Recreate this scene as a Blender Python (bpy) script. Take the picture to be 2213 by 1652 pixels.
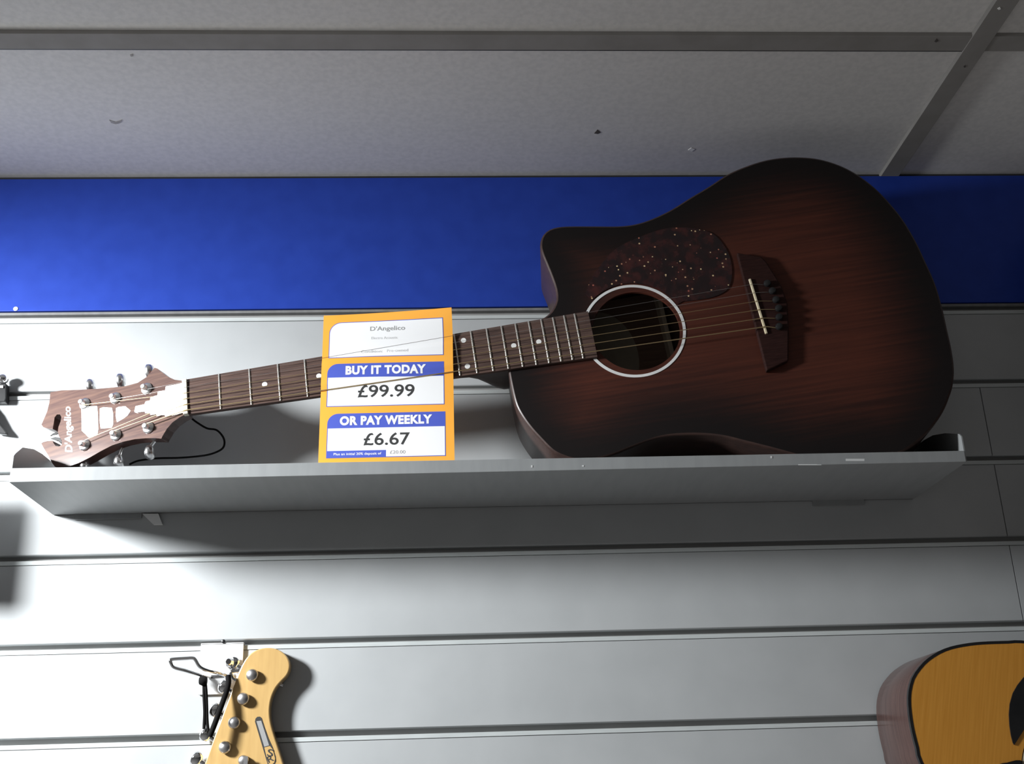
import bpy, bmesh, math, random
import numpy as np
from mathutils import Vector, Matrix

for o in list(bpy.data.objects):
    bpy.data.objects.remove(o)
COL = bpy.context.scene.collection
SC = bpy.context.scene
random.seed(7)
R = math.radians

# ------------------------------------------------------------------ camera
IW, IH = 2213, 1652
FOC = 2468.75
PITCH, YAW, ROLL = 0.362447, -0.054554, -0.032178
CAM = np.array([0.0, -1.30726, 0.0])


def cam_axes():
    cp, sp = math.cos(PITCH), math.sin(PITCH)
    f = np.array([0, cp, sp]); u = np.array([0, -sp, cp]); r = np.array([1., 0, 0])
    cy, sy = math.cos(YAW), math.sin(YAW)
    Z = np.array([[cy, -sy, 0], [sy, cy, 0], [0, 0, 1]])
    f, u, r = Z @ f, Z @ u, Z @ r
    cr, sr = math.cos(ROLL), math.sin(ROLL)
    return cr * r + sr * u, -sr * r + cr * u, f


CR, CU, CF = cam_axes()
cam = bpy.data.cameras.new('camera')
cam.sensor_fit = 'HORIZONTAL'; cam.sensor_width = 36.0
cam.lens = 36.0 * FOC / IW
cam.clip_start = 0.01; cam.clip_end = 100
camo = bpy.data.objects.new('camera', cam); COL.objects.link(camo)
mw = Matrix.Identity(4)
for i in range(3):
    mw[i][0] = CR[i]; mw[i][1] = CU[i]; mw[i][2] = -CF[i]; mw[i][3] = CAM[i]
camo.matrix_world = mw
SC.camera = camo

# ------------------------------------------------------------------ world, lights, exposure
SC.view_settings.view_transform = 'Standard'
SC.view_settings.look = 'None'
SC.view_settings.gamma = 1.0
SC.view_settings.use_curve_mapping = False
SC.view_settings.exposure = 0.0

world = bpy.data.worlds.new('shop_room'); SC.world = world
world.use_nodes = True
wn = world.node_tree.nodes; wl = world.node_tree.links
wn.clear()


def N(nt, typ, **kw):
    n = nt.nodes.new(typ)
    for k, v in kw.items():
        setattr(n, k, v)
    return n


tc = N(world.node_tree, 'ShaderNodeTexCoord')
sep = N(world.node_tree, 'ShaderNodeSeparateXYZ')
wl.new(tc.outputs['Generated'], sep.inputs[0])
mr = N(world.node_tree, 'ShaderNodeMapRange')            # floor side of the room is brighter than its upper side
mr.inputs['From Min'].default_value = -0.9; mr.inputs['From Max'].default_value = 0.35
mr.inputs['To Min'].default_value = 0.26; mr.inputs['To Max'].default_value = 0.02
wl.new(sep.outputs['Z'], mr.inputs['Value'])
mx = N(world.node_tree, 'ShaderNodeMapRange')            # and so is the side with the lit lamps
mx.inputs['From Min'].default_value = -0.8; mx.inputs['From Max'].default_value = 0.8
mx.inputs['To Min'].default_value = 1.45; mx.inputs['To Max'].default_value = 0.24
wl.new(sep.outputs['X'], mx.inputs['Value'])
mul = N(world.node_tree, 'ShaderNodeMath', operation='MULTIPLY')
wl.new(mr.outputs[0], mul.inputs[0]); wl.new(mx.outputs[0], mul.inputs[1])
bg = N(world.node_tree, 'ShaderNodeBackground')
bg.inputs['Color'].default_value = (1.0, 0.985, 0.97, 1)
wl.new(mul.outputs[0], bg.inputs['Strength'])
wo = N(world.node_tree, 'ShaderNodeOutputWorld')
wl.new(bg.outputs[0], wo.inputs[0])

# the shop's spotlight on the wall, up by the ceiling to the left of the view
ld = bpy.data.lights.new('ceiling_spotlight', 'SPOT')
ld.shadow_soft_size = 0.08; ld.energy = 158.0; ld.color = (0.95, 0.985, 1.0)
ld.spot_size = R(144); ld.spot_blend = 1.0
lo = bpy.data.objects.new('ceiling_spotlight', ld); COL.objects.link(lo)
lo.location = (-1.02, -0.50, 0.53)
AZ, EL = R(39.0), R(-45.0)
aim = Vector((math.cos(EL) * math.cos(AZ), math.cos(EL) * math.sin(AZ), math.sin(EL)))
lo.rotation_euler = aim.to_track_quat('-Z', 'Y').to_euler()


# ------------------------------------------------------------------ helpers
def ray(px, py):
    return CR * (px - IW / 2) / FOC - CU * (py - IH / 2) / FOC + CF


def at(px, py, Y):
    """point of the upright plane at depth Y seen at a place of the photograph"""
    v = ray(px, py)
    return CAM + v * ((Y - CAM[1]) / v[1])


def tag(o, label=None, cat=None, group=None, kind=None):
    if label: o['label'] = label
    if cat: o['category'] = cat
    if group: o['group'] = group
    if kind: o['kind'] = kind
    return o


def empty(name, loc=(0, 0, 0), mat=None):
    o = bpy.data.objects.new(name, None); COL.objects.link(o)
    o.empty_display_size = 0.05
    if mat is not None: o.matrix_world = mat
    else: o.location = loc
    return o


def obj(name, verts, faces, mat, parent=None, smooth=None, attr=None):
    me = bpy.data.meshes.new(name)
    me.from_pydata([tuple(float(c) for c in v) for v in verts], [], [tuple(f) for f in faces])
    me.validate(); me.update()
    if attr:
        for k, vals in attr.items():
            a = me.attributes.new(k, 'FLOAT', 'POINT')
            a.data.foreach_set('value', np.asarray(vals, dtype=np.float32))
    bm = bmesh.new(); bm.from_mesh(me)
    bmesh.ops.recalc_face_normals(bm, faces=bm.faces)
    bm.to_mesh(me); bm.free()
    if mat: me.materials.append(mat)
    if smooth is not None:
        for p in me.polygons: p.use_smooth = True
        me.set_sharp_from_angle(angle=R(smooth))
    o = bpy.data.objects.new(name, me); COL.objects.link(o)
    if parent is not None: o.parent = parent
    return o


class MB:
    def __init__(s): s.v = []; s.f = []
    def add(s, vs, fs):
        b = len(s.v); s.v += [tuple(map(float, q)) for q in vs]; s.f += [tuple(b + i for i in f) for f in fs]
        return s
    def box(s, a, b):
        (x0, y0, z0), (x1, y1, z1) = a, b
        return s.add([(x0, y0, z0), (x1, y0, z0), (x1, y1, z0), (x0, y1, z0), (x0, y0, z1), (x1, y0, z1), (x1, y1, z1), (x0, y1, z1)],
                     [(0, 3, 2, 1), (4, 5, 6, 7), (0, 1, 5, 4), (1, 2, 6, 5), (2, 3, 7, 6), (3, 0, 4, 7)])
    def tube(s, pts, r, n=10, cap=True, flat=None):
        P = [Vector(tuple(map(float, p))) for p in pts]
        rr = r if isinstance(r, (list, tuple)) else [r] * len(P)
        vs = []; fs = []
        t0 = (P[1] - P[0]).normalized()
        a = Vector((0, 0, 1)) if abs(t0.z) < 0.9 else Vector((1, 0, 0))
        u = t0.cross(a).normalized()
        for i, p in enumerate(P):
            t = (P[min(i + 1, len(P) - 1)] - P[max(i - 1, 0)]).normalized()
            u = (u - t * u.dot(t)).normalized(); w = t.cross(u)
            for k in range(n):
                g = 2 * math.pi * k / n
                vs.append(p + u * (rr[i] * math.cos(g)) + w * (rr[i] * math.sin(g) * (flat or 1)))
        for i in range(len(P) - 1):
            for k in range(n):
                fs.append((i * n + k, i * n + (k + 1) % n, (i + 1) * n + (k + 1) % n, (i + 1) * n + k))
        if cap:
            fs.append(tuple(range(n))[::-1]); fs.append(tuple((len(P) - 1) * n + k for k in range(n)))
        return s.add(vs, fs)
    def prism(s, bottom, top):
        n = len(bottom)
        fs = [tuple(range(n))[::-1], tuple(range(n, 2 * n))] + [(i, (i + 1) % n, n + (i + 1) % n, n + i) for i in range(n)]
        return s.add(list(bottom) + list(top), fs)
    def lathe(s, prof, O, A, n=20, sx=1.0):
        """profile of (radius, height) about the axis A through O"""
        A = Vector(tuple(A)).normalized(); O = Vector(tuple(map(float, O)))
        q = Vector((0, 0, 1)) if abs(A.z) < 0.9 else Vector((1, 0, 0))
        u = A.cross(q).normalized(); w = A.cross(u)
        vs = []; fs = []
        for (r, h) in prof:
            for k in range(n):
                g = 2 * math.pi * k / n
                vs.append(O + A * h + u * (r * math.cos(g)) * sx + w * (r * math.sin(g)))
        m = len(prof)
        for i in range(m - 1):
            for k in range(n):
                fs.append((i * n + k, i * n + (k + 1) % n, (i + 1) * n + (k + 1) % n, (i + 1) * n + k))
        fs.append(tuple(range(n))[::-1]); fs.append(tuple((m - 1) * n + k for k in range(n)))
        return s.add(vs, fs)
    def build(s, name, mat, parent=None, smooth=None, bevel=0):
        o = obj(name, s.v, s.f, mat, parent, smooth)
        if bevel:
            m = o.modifiers.new('bevel', 'BEVEL'); m.width = bevel; m.segments = 2; m.limit_method = 'ANGLE'; m.angle_limit = R(40)
        return o


def catmull(pts, per=6, closed=True):
    P = [np.array(p, float) for p in pts]; n = len(P); out = []
    rng = range(n) if closed else range(n - 1)
    for i in rng:
        if closed: a, b, c, d = P[i - 1], P[i], P[(i + 1) % n], P[(i + 2) % n]
        else: a, b, c, d = P[max(i - 1, 0)], P[i], P[i + 1], P[min(i + 2, n - 1)]
        for k in range(per):
            t = k / per
            out.append(0.5 * ((2 * b) + (c - a) * t + (2 * a - 5 * b + 4 * c - d) * t * t + (3 * b - a - 3 * c + d) * t ** 3))
    if not closed: out.append(P[-1])
    return out


def resample(pts, n):
    P = np.array(list(pts) + [pts[0]]); s = np.r_[0, np.cumsum(np.linalg.norm(np.diff(P, axis=0), axis=1))]
    t = np.linspace(0, s[-1], n, endpoint=False)
    return np.stack([np.interp(t, s, P[:, k]) for k in range(P.shape[1])], 1)


def ccw(pts):
    P = np.array(pts); a = np.sum(P[:, 0] * np.roll(P[:, 1], -1) - np.roll(P[:, 0], -1) * P[:, 1])
    return P if a > 0 else P[::-1]


def inset(P, d):
    """counter-clockwise outline moved inwards by d"""
    t = np.roll(P, -1, 0) - np.roll(P, 1, 0); t /= np.linalg.norm(t, axis=1)[:, None] + 1e-12
    return P + np.stack([-t[:, 1], t[:, 0]], 1) * d


# ------------------------------------------------------------------ materials
def mat(name, col, rough=0.5, metal=0.0, spec=0.5, coat=0.0):
    m = bpy.data.materials.new(name); m.use_nodes = True
    b = m.node_tree.nodes['Principled BSDF']
    b.inputs['Base Color'].default_value = (*col, 1); b.inputs['Roughness'].default_value = rough
    b.inputs['Metallic'].default_value = metal; b.inputs['Specular IOR Level'].default_value = spec
    if coat:
        b.inputs['Coat Weight'].default_value = coat; b.inputs['Coat Roughness'].default_value = 0.08
    return m


def noisy(m, a, b, scale=(1, 1, 1), size=20.0, detail=4.0, lo=0.35, hi=0.65, coord='Object', bump=0.0, bdist=0.001):
    nt = m.node_tree; B = nt.nodes['Principled BSDF']
    t = N(nt, 'ShaderNodeTexCoord'); mp = N(nt, 'ShaderNodeMapping'); mp.inputs['Scale'].default_value = scale
    no = N(nt, 'ShaderNodeTexNoise'); no.inputs['Scale'].default_value = size; no.inputs['Detail'].default_value = detail
    cr = N(nt, 'ShaderNodeValToRGB')
    cr.color_ramp.elements[0].position = lo; cr.color_ramp.elements[0].color = (*a, 1)
    cr.color_ramp.elements[1].position = hi; cr.color_ramp.elements[1].color = (*b, 1)
    nt.links.new(t.outputs[coord], mp.inputs[0]); nt.links.new(mp.outputs[0], no.inputs['Vector'])
    nt.links.new(no.outputs['Fac'], cr.inputs[0]); nt.links.new(cr.outputs[0], B.inputs['Base Color'])
    if bump:
        bp = N(nt, 'ShaderNodeBump'); bp.inputs['Strength'].default_value = bump; bp.inputs['Distance'].default_value = bdist
        nt.links.new(no.outputs['Fac'], bp.inputs['Height']); nt.links.new(bp.outputs[0], B.inputs['Normal'])
    return m


M = {}
M['slat'] = noisy(mat('grey_slat', (.43, .44, .45), .5, spec=.35), (.415, .428, .436), (.445, .458, .466), size=14, bump=.04)
M['insert'] = noisy(mat('slat_insert', (.5, .53, .53), .35), (.50, .53, .53), (.56, .59, .59), (3, 3, 60), 12)
M['groove'] = noisy(mat('groove_dark', (.30, .295, .29), .6), (.28, .275, .27), (.32, .315, .31), size=10)
M['blue'] = noisy(mat('blue_panel', (.016, .05, .36), .45, spec=.3), (.015, .047, .34), (.018, .054, .375), size=40, bump=.03)
M['trim_grey'] = noisy(mat('trim_grey', (.2, .2, .2), .45), (.18, .18, .18), (.22, .22, .22), (4, 1, 1), 20)
M['trim_black'] = noisy(mat('trim_black', (.03, .03, .03), .5), (.025, .025, .025), (.035, .035, .035), size=30)
M['tile'] = noisy(mat('ceiling_tile', (.66, .64, .62), .9, spec=.1), (.62, .605, .59), (.69, .67, .65), size=160, detail=6, bump=.15, bdist=.0006)
M['tbar'] = noisy(mat('ceiling_bar', (.27, .258, .245), .9, spec=.0), (.255, .243, .23), (.285, .272, .26), (1, 1, 1), 30)
M['stain_dark'] = noisy(mat('stain_dark', (.06, .05, .05), .9), (.05, .04, .04), (.1, .09, .08), size=200)
M['stain_grey'] = noisy(mat('stain_grey', (.3, .28, .27), .9), (.3, .28, .27), (.38, .36, .34), size=200)
M['stain_light'] = noisy(mat('stain_light', (.85, .84, .82), .9), (.8, .79, .77), (.88, .87, .85), size=200)
M['tray'] = noisy(mat('painted_steel', (.30, .31, .315), .4, spec=.4), (.29, .30, .305), (.315, .325, .33), (6, 1, 1), 18, bump=.015)
M['chip'] = mat('paint_chip', (.72, .73, .73), .5)
M['plain_white'] = noisy(mat('plain_white', (.8, .8, .8), .4), (.78, .78, .78), (.83, .83, .83), size=30)
M['chrome'] = noisy(mat('chrome', (.85, .85, .86), .07, metal=1.0), (.83, .83, .84), (.88, .88, .89), size=25)
M['brushed'] = noisy(mat('brushed_metal', (.9, .9, .9), .42, metal=1.0), (.88, .88, .88), (.93, .93, .93), (1, 60, 1), 20)
M['tunermetal'] = noisy(mat('tuner_metal', (.85, .84, .84), .27, metal=1.0), (.82, .81, .81), (.9, .89, .89), size=25)
M['nickel'] = noisy(mat('nickel', (.62, .60, .60), .36, metal=1.0), (.58, .565, .57), (.66, .65, .65), size=25)
M['fret'] = noisy(mat('fret_wire', (.8, .78, .72), .28, metal=1.0), (.78, .76, .70), (.84, .82, .76), size=40)
M['bronze'] = noisy(mat('bronze_string', (.62, .47, .26), .38, metal=1.0), (.58, .44, .24), (.68, .52, .3), (800, 1, 1), 3)
M['steel'] = noisy(mat('plain_string', (.62, .6, .58), .3, metal=1.0), (.58, .56, .54), (.66, .64, .62), size=20)
M['black'] = noisy(mat('black_plastic', (.012, .012, .013), .3), (.010, .010, .011), (.016, .016, .017), size=40)
M['rubber'] = noisy(mat('black_rubber', (.014, .013, .013), .9, spec=.08), (.008, .0075, .0075), (.013, .012, .012), size=60)
M['bone'] = noisy(mat('aged_bone', (.72, .62, .42), .45), (.66, .55, .36), (.78, .69, .5), (1, 1, 1), 60)
M['nutbone'] = noisy(mat('nut_bone', (.74, .70, .58), .4), (.70, .66, .54), (.78, .74, .62), size=90)
M['pearl'] = noisy(mat('pearl', (.82, .81, .79), .22, coat=.4), (.70, .70, .69), (.88, .87, .85), (1, 1, 1), 70)
M['ringwhite'] = noisy(mat('rosette_white', (.72, .72, .71), .4), (.70, .70, .69), (.76, .76, .75), size=30)
M['orange'] = noisy(mat('orange_card', (.93, .41, .055), .5, spec=.3), (.92, .40, .05), (.95, .43, .06), size=20)
M['paper'] = mat('white_print', (.84, .84, .85), .5, spec=.3)
M['printblue'] = mat('blue_print', (.075, .11, .50), .5, spec=.3)
M['ink'] = mat('grey_ink', (.045, .045, .045), .6, spec=.2)
M['ink_pale'] = mat('pale_ink', (.30, .30, .30), .6, spec=.2)
M['ink_faint'] = mat('faint_ink', (.48, .48, .48), .6, spec=.2)
M['maple'] = noisy(mat('amber_maple', (.66, .43, .17), .28, coat=.3), (.49, .31, .12), (.58, .38, .155), (30, 30, 3), 6, lo=.25, hi=.75)
M['spruce'] = noisy(mat('golden_spruce', (.60, .30, .055), .35, coat=.3), (.58, .245, .032), (.68, .31, .05), (2, 60, 1), 8, lo=.25, hi=.75)
M['side_red'] = noisy(mat('brown_mahogany_side', (.07, .042, .038), .22, spec=.3), (.062, .036, .033), (.085, .05, .044), (3, 3, 40), 6)
M['rosewood'] = noisy(mat('dark_rosewood', (.085, .055, .047), .6, spec=.12), (.05, .033, .03), (.13, .08, .065), (6, 120, 30), 5, detail=6, lo=.3, hi=.7)
M['bridgewood'] = noisy(mat('bridge_rosewood', (.025, .012, .011), .6, spec=.1), (.020, .0085, .0075), (.034, .014, .012), (10, 120, 30), 6)
M['neckwood'] = noisy(mat('dark_neck', (.035, .02, .018), .4), (.028, .016, .015), (.045, .027, .022), (6, 60, 60), 6)
M['headwood'] = noisy(mat('head_veneer', (.115, .072, .064), .13, spec=.4), (.085, .053, .05), (.15, .092, .074), (4, 70, 20), 5, detail=5, lo=.3, hi=.7)
M['headedge'] = noisy(mat('head_edge', (.06, .028, .022), .35), (.05, .022, .018), (.075, .035, .028), (6, 60, 40), 6)
M['inside'] = noisy(mat('inside_wood', (.20, .12, .085), .8), (.17, .10, .07), (.23, .14, .10), (3, 40, 3), 6)
M['bracewood'] = noisy(mat('brace_wood', (.62, .50, .38), .8), (.58, .46, .34), (.66, .54, .42), (40, 4, 4), 6)
M['makerlabel'] = noisy(mat('label_paper', (.36, .30, .23), .8), (.33, .275, .21), (.39, .33, .25), size=40)


def sunburst(name, centre, centre2, edge, e0, e1, rough, grain_axis=(2.2, 70, 70)):
    """stained wood whose stain is darker along the rim (attribute 'rim': metres from the rim)"""
    m = mat(name, centre, rough, spec=.22); nt = m.node_tree; B = nt.nodes['Principled BSDF']
    t = N(nt, 'ShaderNodeTexCoord'); mp = N(nt, 'ShaderNodeMapping'); mp.inputs['Scale'].default_value = grain_axis
    no = N(nt, 'ShaderNodeTexNoise'); no.inputs['Scale'].default_value = 4; no.inputs['Detail'].default_value = 6
    nt.links.new(t.outputs['Object'], mp.inputs[0]); nt.links.new(mp.outputs[0], no.inputs['Vector'])
    cr = N(nt, 'ShaderNodeValToRGB')
    cr.color_ramp.elements[0].position = .3; cr.color_ramp.elements[0].color = (*centre2, 1)
    cr.color_ramp.elements[1].position = .7; cr.color_ramp.elements[1].color = (*centre, 1)
    nt.links.new(no.outputs['Fac'], cr.inputs[0])
    at_ = N(nt, 'ShaderNodeAttribute'); at_.attribute_name = 'rim'
    wob = N(nt, 'ShaderNodeMath', operation='MULTIPLY_ADD'); wob.inputs[1].default_value = .03; wob.inputs[2].default_value = -.015
    nt.links.new(no.outputs['Fac'], wob.inputs[0])
    ad = N(nt, 'ShaderNodeMath', operation='ADD')
    nt.links.new(at_.outputs['Fac'], ad.inputs[0]); nt.links.new(wob.outputs[0], ad.inputs[1])
    mrn = N(nt, 'ShaderNodeMapRange', interpolation_type='SMOOTHSTEP')
    mrn.inputs['From Min'].default_value = e0; mrn.inputs['From Max'].default_value = e1
    nt.links.new(ad.outputs[0], mrn.inputs['Value'])
    mixn = N(nt, 'ShaderNodeMix', data_type='RGBA')
    nt.links.new(mrn.outputs[0], mixn.inputs['Factor'])
    mixn.inputs[6].default_value = (*edge, 1); nt.links.new(cr.outputs[0], mixn.inputs[7])
    nt.links.new(mixn.outputs[2], B.inputs['Base Color'])
    bp = N(nt, 'ShaderNodeBump'); bp.inputs['Strength'].default_value = .05; bp.inputs['Distance'].default_value = .0005
    nt.links.new(no.outputs['Fac'], bp.inputs['Height']); nt.links.new(bp.outputs[0], B.inputs['Normal'])
    return m


M['burst'] = sunburst('mahogany_burst', (.088, .024, .014), (.055, .016, .0105), (.008, .0058, .0058), .006, .105, .55)
M['side_dark'] = noisy(mat('dark_mahogany_side', (.045, .026, .022), .35, spec=.4), (.038, .022, .019), (.055, .03, .025), (3, 40, 40), 6)


def tortoise():
    m = mat('tortoise', (.02, .008, .008), .22, spec=.5); nt = m.node_tree; B = nt.nodes['Principled BSDF']
    t = N(nt, 'ShaderNodeTexCoord')
    no = N(nt, 'ShaderNodeTexNoise'); no.inputs['Scale'].default_value = 90; no.inputs['Detail'].default_value = 5
    nt.links.new(t.outputs['Object'], no.inputs['Vector'])
    cr = N(nt, 'ShaderNodeValToRGB')
    e = cr.color_ramp.elements
    e[0].position = .42; e[0].color = (.012, .006, .007, 1); e[1].position = .85; e[1].color = (.07, .016, .014, 1)
    nt.links.new(no.outputs['Fac'], cr.inputs[0])
    vo = N(nt, 'ShaderNodeTexVoronoi'); vo.inputs['Scale'].default_value = 190
    nt.links.new(t.outputs['Object'], vo.inputs['Vector'])
    lt = N(nt, 'ShaderNodeMath', operation='LESS_THAN'); lt.inputs[1].default_value = .2
    nt.links.new(vo.outputs['Distance'], lt.inputs[0])
    sx = N(nt, 'ShaderNodeSeparateColor'); nt.links.new(vo.outputs['Color'], sx.inputs[0])
    gt = N(nt, 'ShaderNodeMath', operation='GREATER_THAN'); gt.inputs[1].default_value = .62
    nt.links.new(sx.outputs[0], gt.inputs[0])
    mu = N(nt, 'ShaderNodeMath', operation='MULTIPLY'); nt.links.new(lt.outputs[0], mu.inputs[0]); nt.links.new(gt.outputs[0], mu.inputs[1])
    fl = N(nt, 'ShaderNodeMix', data_type='RGBA'); nt.links.new(mu.outputs[0], fl.inputs['Factor'])
    nt.links.new(cr.outputs[0], fl.inputs[6])
    fc = N(nt, 'ShaderNodeValToRGB'); fc.color_ramp.elements[0].color = (.35, .09, .07, 1); fc.color_ramp.elements[1].color = (.75, .6, .33, 1)
    nt.links.new(sx.outputs[1], fc.inputs[0]); nt.links.new(fc.outputs[0], fl.inputs[7])
    nt.links.new(fl.outputs[2], B.inputs['Base Color'])
    return m


M['tortoise'] = tortoise()


def text2d(s, width, height=None, bold=0.0, shear=0.0, spacing=1.0):
    """flat lettering as (points, faces), left bottom at 0,0, scaled to width x height"""
    cu = bpy.data.curves.new('lettering', 'FONT'); cu.body = s; cu.size = 1.0; cu.offset = bold; cu.shear = shear
    cu.space_character = spacing; cu.resolution_u = 4; cu.fill_mode = 'FRONT'
    ob = bpy.data.objects.new('lettering', cu); COL.objects.link(ob)
    bpy.context.view_layer.update()
    dg = bpy.context.evaluated_depsgraph_get()
    me = bpy.data.meshes.new_from_object(ob.evaluated_get(dg))
    v = np.array([q.co[:2] for q in me.vertices]); f = [tuple(p.vertices) for p in me.polygons]
    bpy.data.objects.remove(ob); bpy.data.curves.remove(cu); bpy.data.meshes.remove(me)
    lo_, hi_ = v.min(0), v.max(0)
    k = width / (hi_[0] - lo_[0]); ky = k if height is None else height / (hi_[1] - lo_[1])
    v = (v - [lo_[0], lo_[1]]) * [k, ky]
    return v, f


# ------------------------------------------------------------------ the setting
ZC = 0.7854                                   # ceiling height above the lens
GR = [0.5925 - 0.1 * k for k in range(6)]      # lower edges of the slats
WX0, WX1 = -1.7, 1.9
SEAM = 0.655

w = MB()
OPEN, LIP = 0.0062, 0.0052
for k in range(9):
    top = 0.5925 - 0.1 * k - OPEN - LIP
    bot = 0.5925 - 0.1 * (k + 1)
    pieces = [(WX0, WX1)] if k == 0 else [(WX0, SEAM - .0006), (SEAM + .0006, WX1)]
    for (a, b) in pieces:
        w.prism([(a, .018, bot), (a, .001, bot), (a, 0, bot + .001), (a, 0, top - .0006), (a, .0006, top), (a, .018, top)],
                [(b, .018, bot), (b, .001, bot), (b, 0, bot + .001), (b, 0, top - .0006), (b, .0006, top), (b, .018, top)])
wall = w.build('wall_back', M['slat']); tag(wall, kind='structure')
w = MB(); w.box((WX0, .0085, -.35), (WX1, .03, .60))
tag(w.build('groove_backing', M['groove'], wall), 'dark inside of the grooves')
w = MB()
for k in range(9):
    z = 0.5925 - 0.1 * k - OPEN
    w.prism([(WX0, -.0006, z - .0002), (WX0, -.0006, z - LIP + .0004), (WX0, .009, z - LIP + .0004), (WX0, .009, z - .0002)],
            [(WX1, -.0006, z - .0002), (WX1, -.0006, z - LIP + .0004), (WX1, .009, z - LIP + .0004), (WX1, .009, z - .0002)])
tag(w.build('groove_insert', M['insert'], wall), 'pale metal lip along each groove')
w = MB(); w.box((WX0, 0, .5925), (WX1, .018, .5958)); o = w.build('trim_1', M['trim_grey']); tag(o, kind='structure')
w = MB(); w.box((WX0, .003, .5958), (WX1, .02, .5974)); o = w.build('trim_2', M['trim_black']); tag(o, kind='structure')
w = MB(); w.box((WX0, -.0015, .5974), (WX1, .02, ZC - .0015)); o = w.build('wall_fascia', M['blue'], bevel=.0008); tag(o, kind='structure')
w = MB(); w.box((WX0, .004, ZC - .0015), (WX1, .03, ZC + .01)); o = w.build('trim_3', M['trim_black']); tag(o, kind='structure')
w = MB(); w.lathe([(.0028, 0), (.0028, .0006), (.0015, .0010)], at(34, 668, -.0016), (0, -1, 0), 12)
w.build('screw_cap', M['stain_light'], o)

# suspended ceiling: tiles resting on a grid of flat bars
BX0, BX1 = .5735, .598
BY0, BY1 = -.2935, -.2675
ceil = MB()
cx = [BX1 - 4 * .6 + .0, BX1 - 3 * .6, BX1 - 2 * .6, BX1 - .6, BX1, BX1 + .6, BX1 + 1.2]
ceil.box((WX0, -4.0, ZC + .004), (WX1, .03, ZC + .022))
ceiling = ceil.build('ceiling', M['tile']); tag(ceiling, kind='structure')
w = MB()
w.box((WX0, BY0, ZC - .0012), (BX0 + .001, BY1, ZC + .004)); w.box((BX1 - .001, BY0 + .0005, ZC - .0012), (WX1, BY1 + .0005, ZC + .004))
tag(w.build('trim_4', M['tbar'], bevel=.0004), kind='structure')
w = MB(); w.box((BX0, -4.0, ZC - .002), (BX1, .004, ZC + .004))
tag(w.build('trim_5', M['tbar'], bevel=.0004), kind='structure')
w = MB(); w.box((WX0, BY0 - .6, ZC - .0012), (WX1, BY1 - .6, ZC + .004)); w.box((WX0, BY0 - 1.2, ZC - .0012), (WX1, BY1 - 1.2, ZC + .004))
tag(w.build('trim_6', M['tbar'], bevel=.0004), kind='structure')
w = MB(); w.box((WX0, BY1, ZC - .0004), (BX0, BY1 + .0022, ZC + .004)); w.build('painted_shadow_line', M['trim_black'], ceiling)  # black strip painted in as the shadow line along the bar


def atz(px, py, Z):
    v = ray(px, py); return CAM + v * ((Z - CAM[2]) / v[2])


def fleck(pts, m, z, name='fleck'):
    P = [atz(a, b, z) for a, b in pts]
    c = MB(); c.prism([(p[0], p[1], z) for p in P], [(p[0], p[1], z - .0005) for p in P]); c.build(name, m, ceiling)


fleck([(236, 259), (250, 263), (264, 258), (262, 264), (250, 268), (240, 265)], M['stain_grey'], ZC + .004, 'stain')
fleck([(281, 118), (287, 116), (288, 121), (283, 122)], M['stain_grey'], ZC + .004, 'stain')
fleck([(1284, 288), (1291, 280), (1298, 286), (1292, 289)], M['stain_dark'], ZC + .004)
fleck([(1487, 324), (1494, 319), (1502, 322), (1495, 327)], M['stain_light'], ZC + .004)
fleck([(2019, 89), (2024, 83), (2028, 88), (2023, 91)], M['stain_dark'], ZC - .0012)
fleck([(2155, 18), (2161, 15), (2163, 19), (2158, 21)], M['stain_light'], ZC - .002)
fleck([(2082, 143), (2086, 140), (2087, 144), (2084, 146)], M['stain_dark'], ZC - .002)

# ------------------------------------------------------------------ the steel tray shelf
SX0, SX1, SZ = -.4615, .5465, .3394
yl = lambda x: -.139 - .0165 * (x - SX0) / (SX1 - SX0)      # front edge, pulled out a little at the right
shelf = empty('display_shelf', (0, -.07, SZ))
tag(shelf, 'long grey steel tray shelf on the slat wall carrying the dark guitar', 'shelf')
inv = Matrix.Translation((0, .07, -SZ))


def part(mb, name, m, parent, **k):
    mb.v = [tuple(inv @ Vector(p)) for p in mb.v]
    return mb.build(name, m, parent, **k)


T_ = .0014
w = MB()
w.prism([(SX0, yl(SX0), SZ), (SX1, yl(SX1), SZ), (SX1, -.0005, SZ), (SX0, -.0005, SZ)],
        [(SX0, yl(SX0), SZ + T_), (SX1, yl(SX1), SZ + T_), (SX1, -.0005, SZ + T_), (SX0, -.0005, SZ + T_)])
part(w, 'tray_base', M['tray'], shelf)
w = MB()
zt = lambda x: .3541 - .0028 * (x - SX0) / (SX1 - SX0)
w.prism([(SX0, yl(SX0) - T_, SZ - .0004), (SX1, yl(SX1) - T_, SZ - .0004), (SX1, yl(SX1), SZ - .0004), (SX0, yl(SX0), SZ - .0004)],
        [(SX0, yl(SX0) - T_, zt(SX0)), (SX1, yl(SX1) - T_, zt(SX1)), (SX1, yl(SX1), zt(SX1)), (SX0, yl(SX0), zt(SX0))])
part(w, 'front_lip', M['tray'], shelf, bevel=.0004)
for X, s in ((SX0, 1), (SX1, -1)):
    f = yl(X)
    prof = [(f, SZ), (f, SZ + .0285), (f + .004, SZ + .0325), (-.118, SZ + .0445), (-.086, SZ + .0525), (-.06, SZ + .0550), (-.02, SZ + .0555), (-.0006, SZ + .0555), (-.0006, SZ)]
    w = MB(); w.prism([(X, y, z) for y, z in prof], [(X - s * T_, y, z) for y, z in prof])
    part(w, 'end_panel', M['tray'], shelf)
w = MB(); w.box((SX0, -.0018, SZ), (SX1, -.0006, SZ + .0535)); w.box((SX0 + .03, -.0006, SZ + .051), (SX1 - .03, .006, SZ + .0522))
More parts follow.
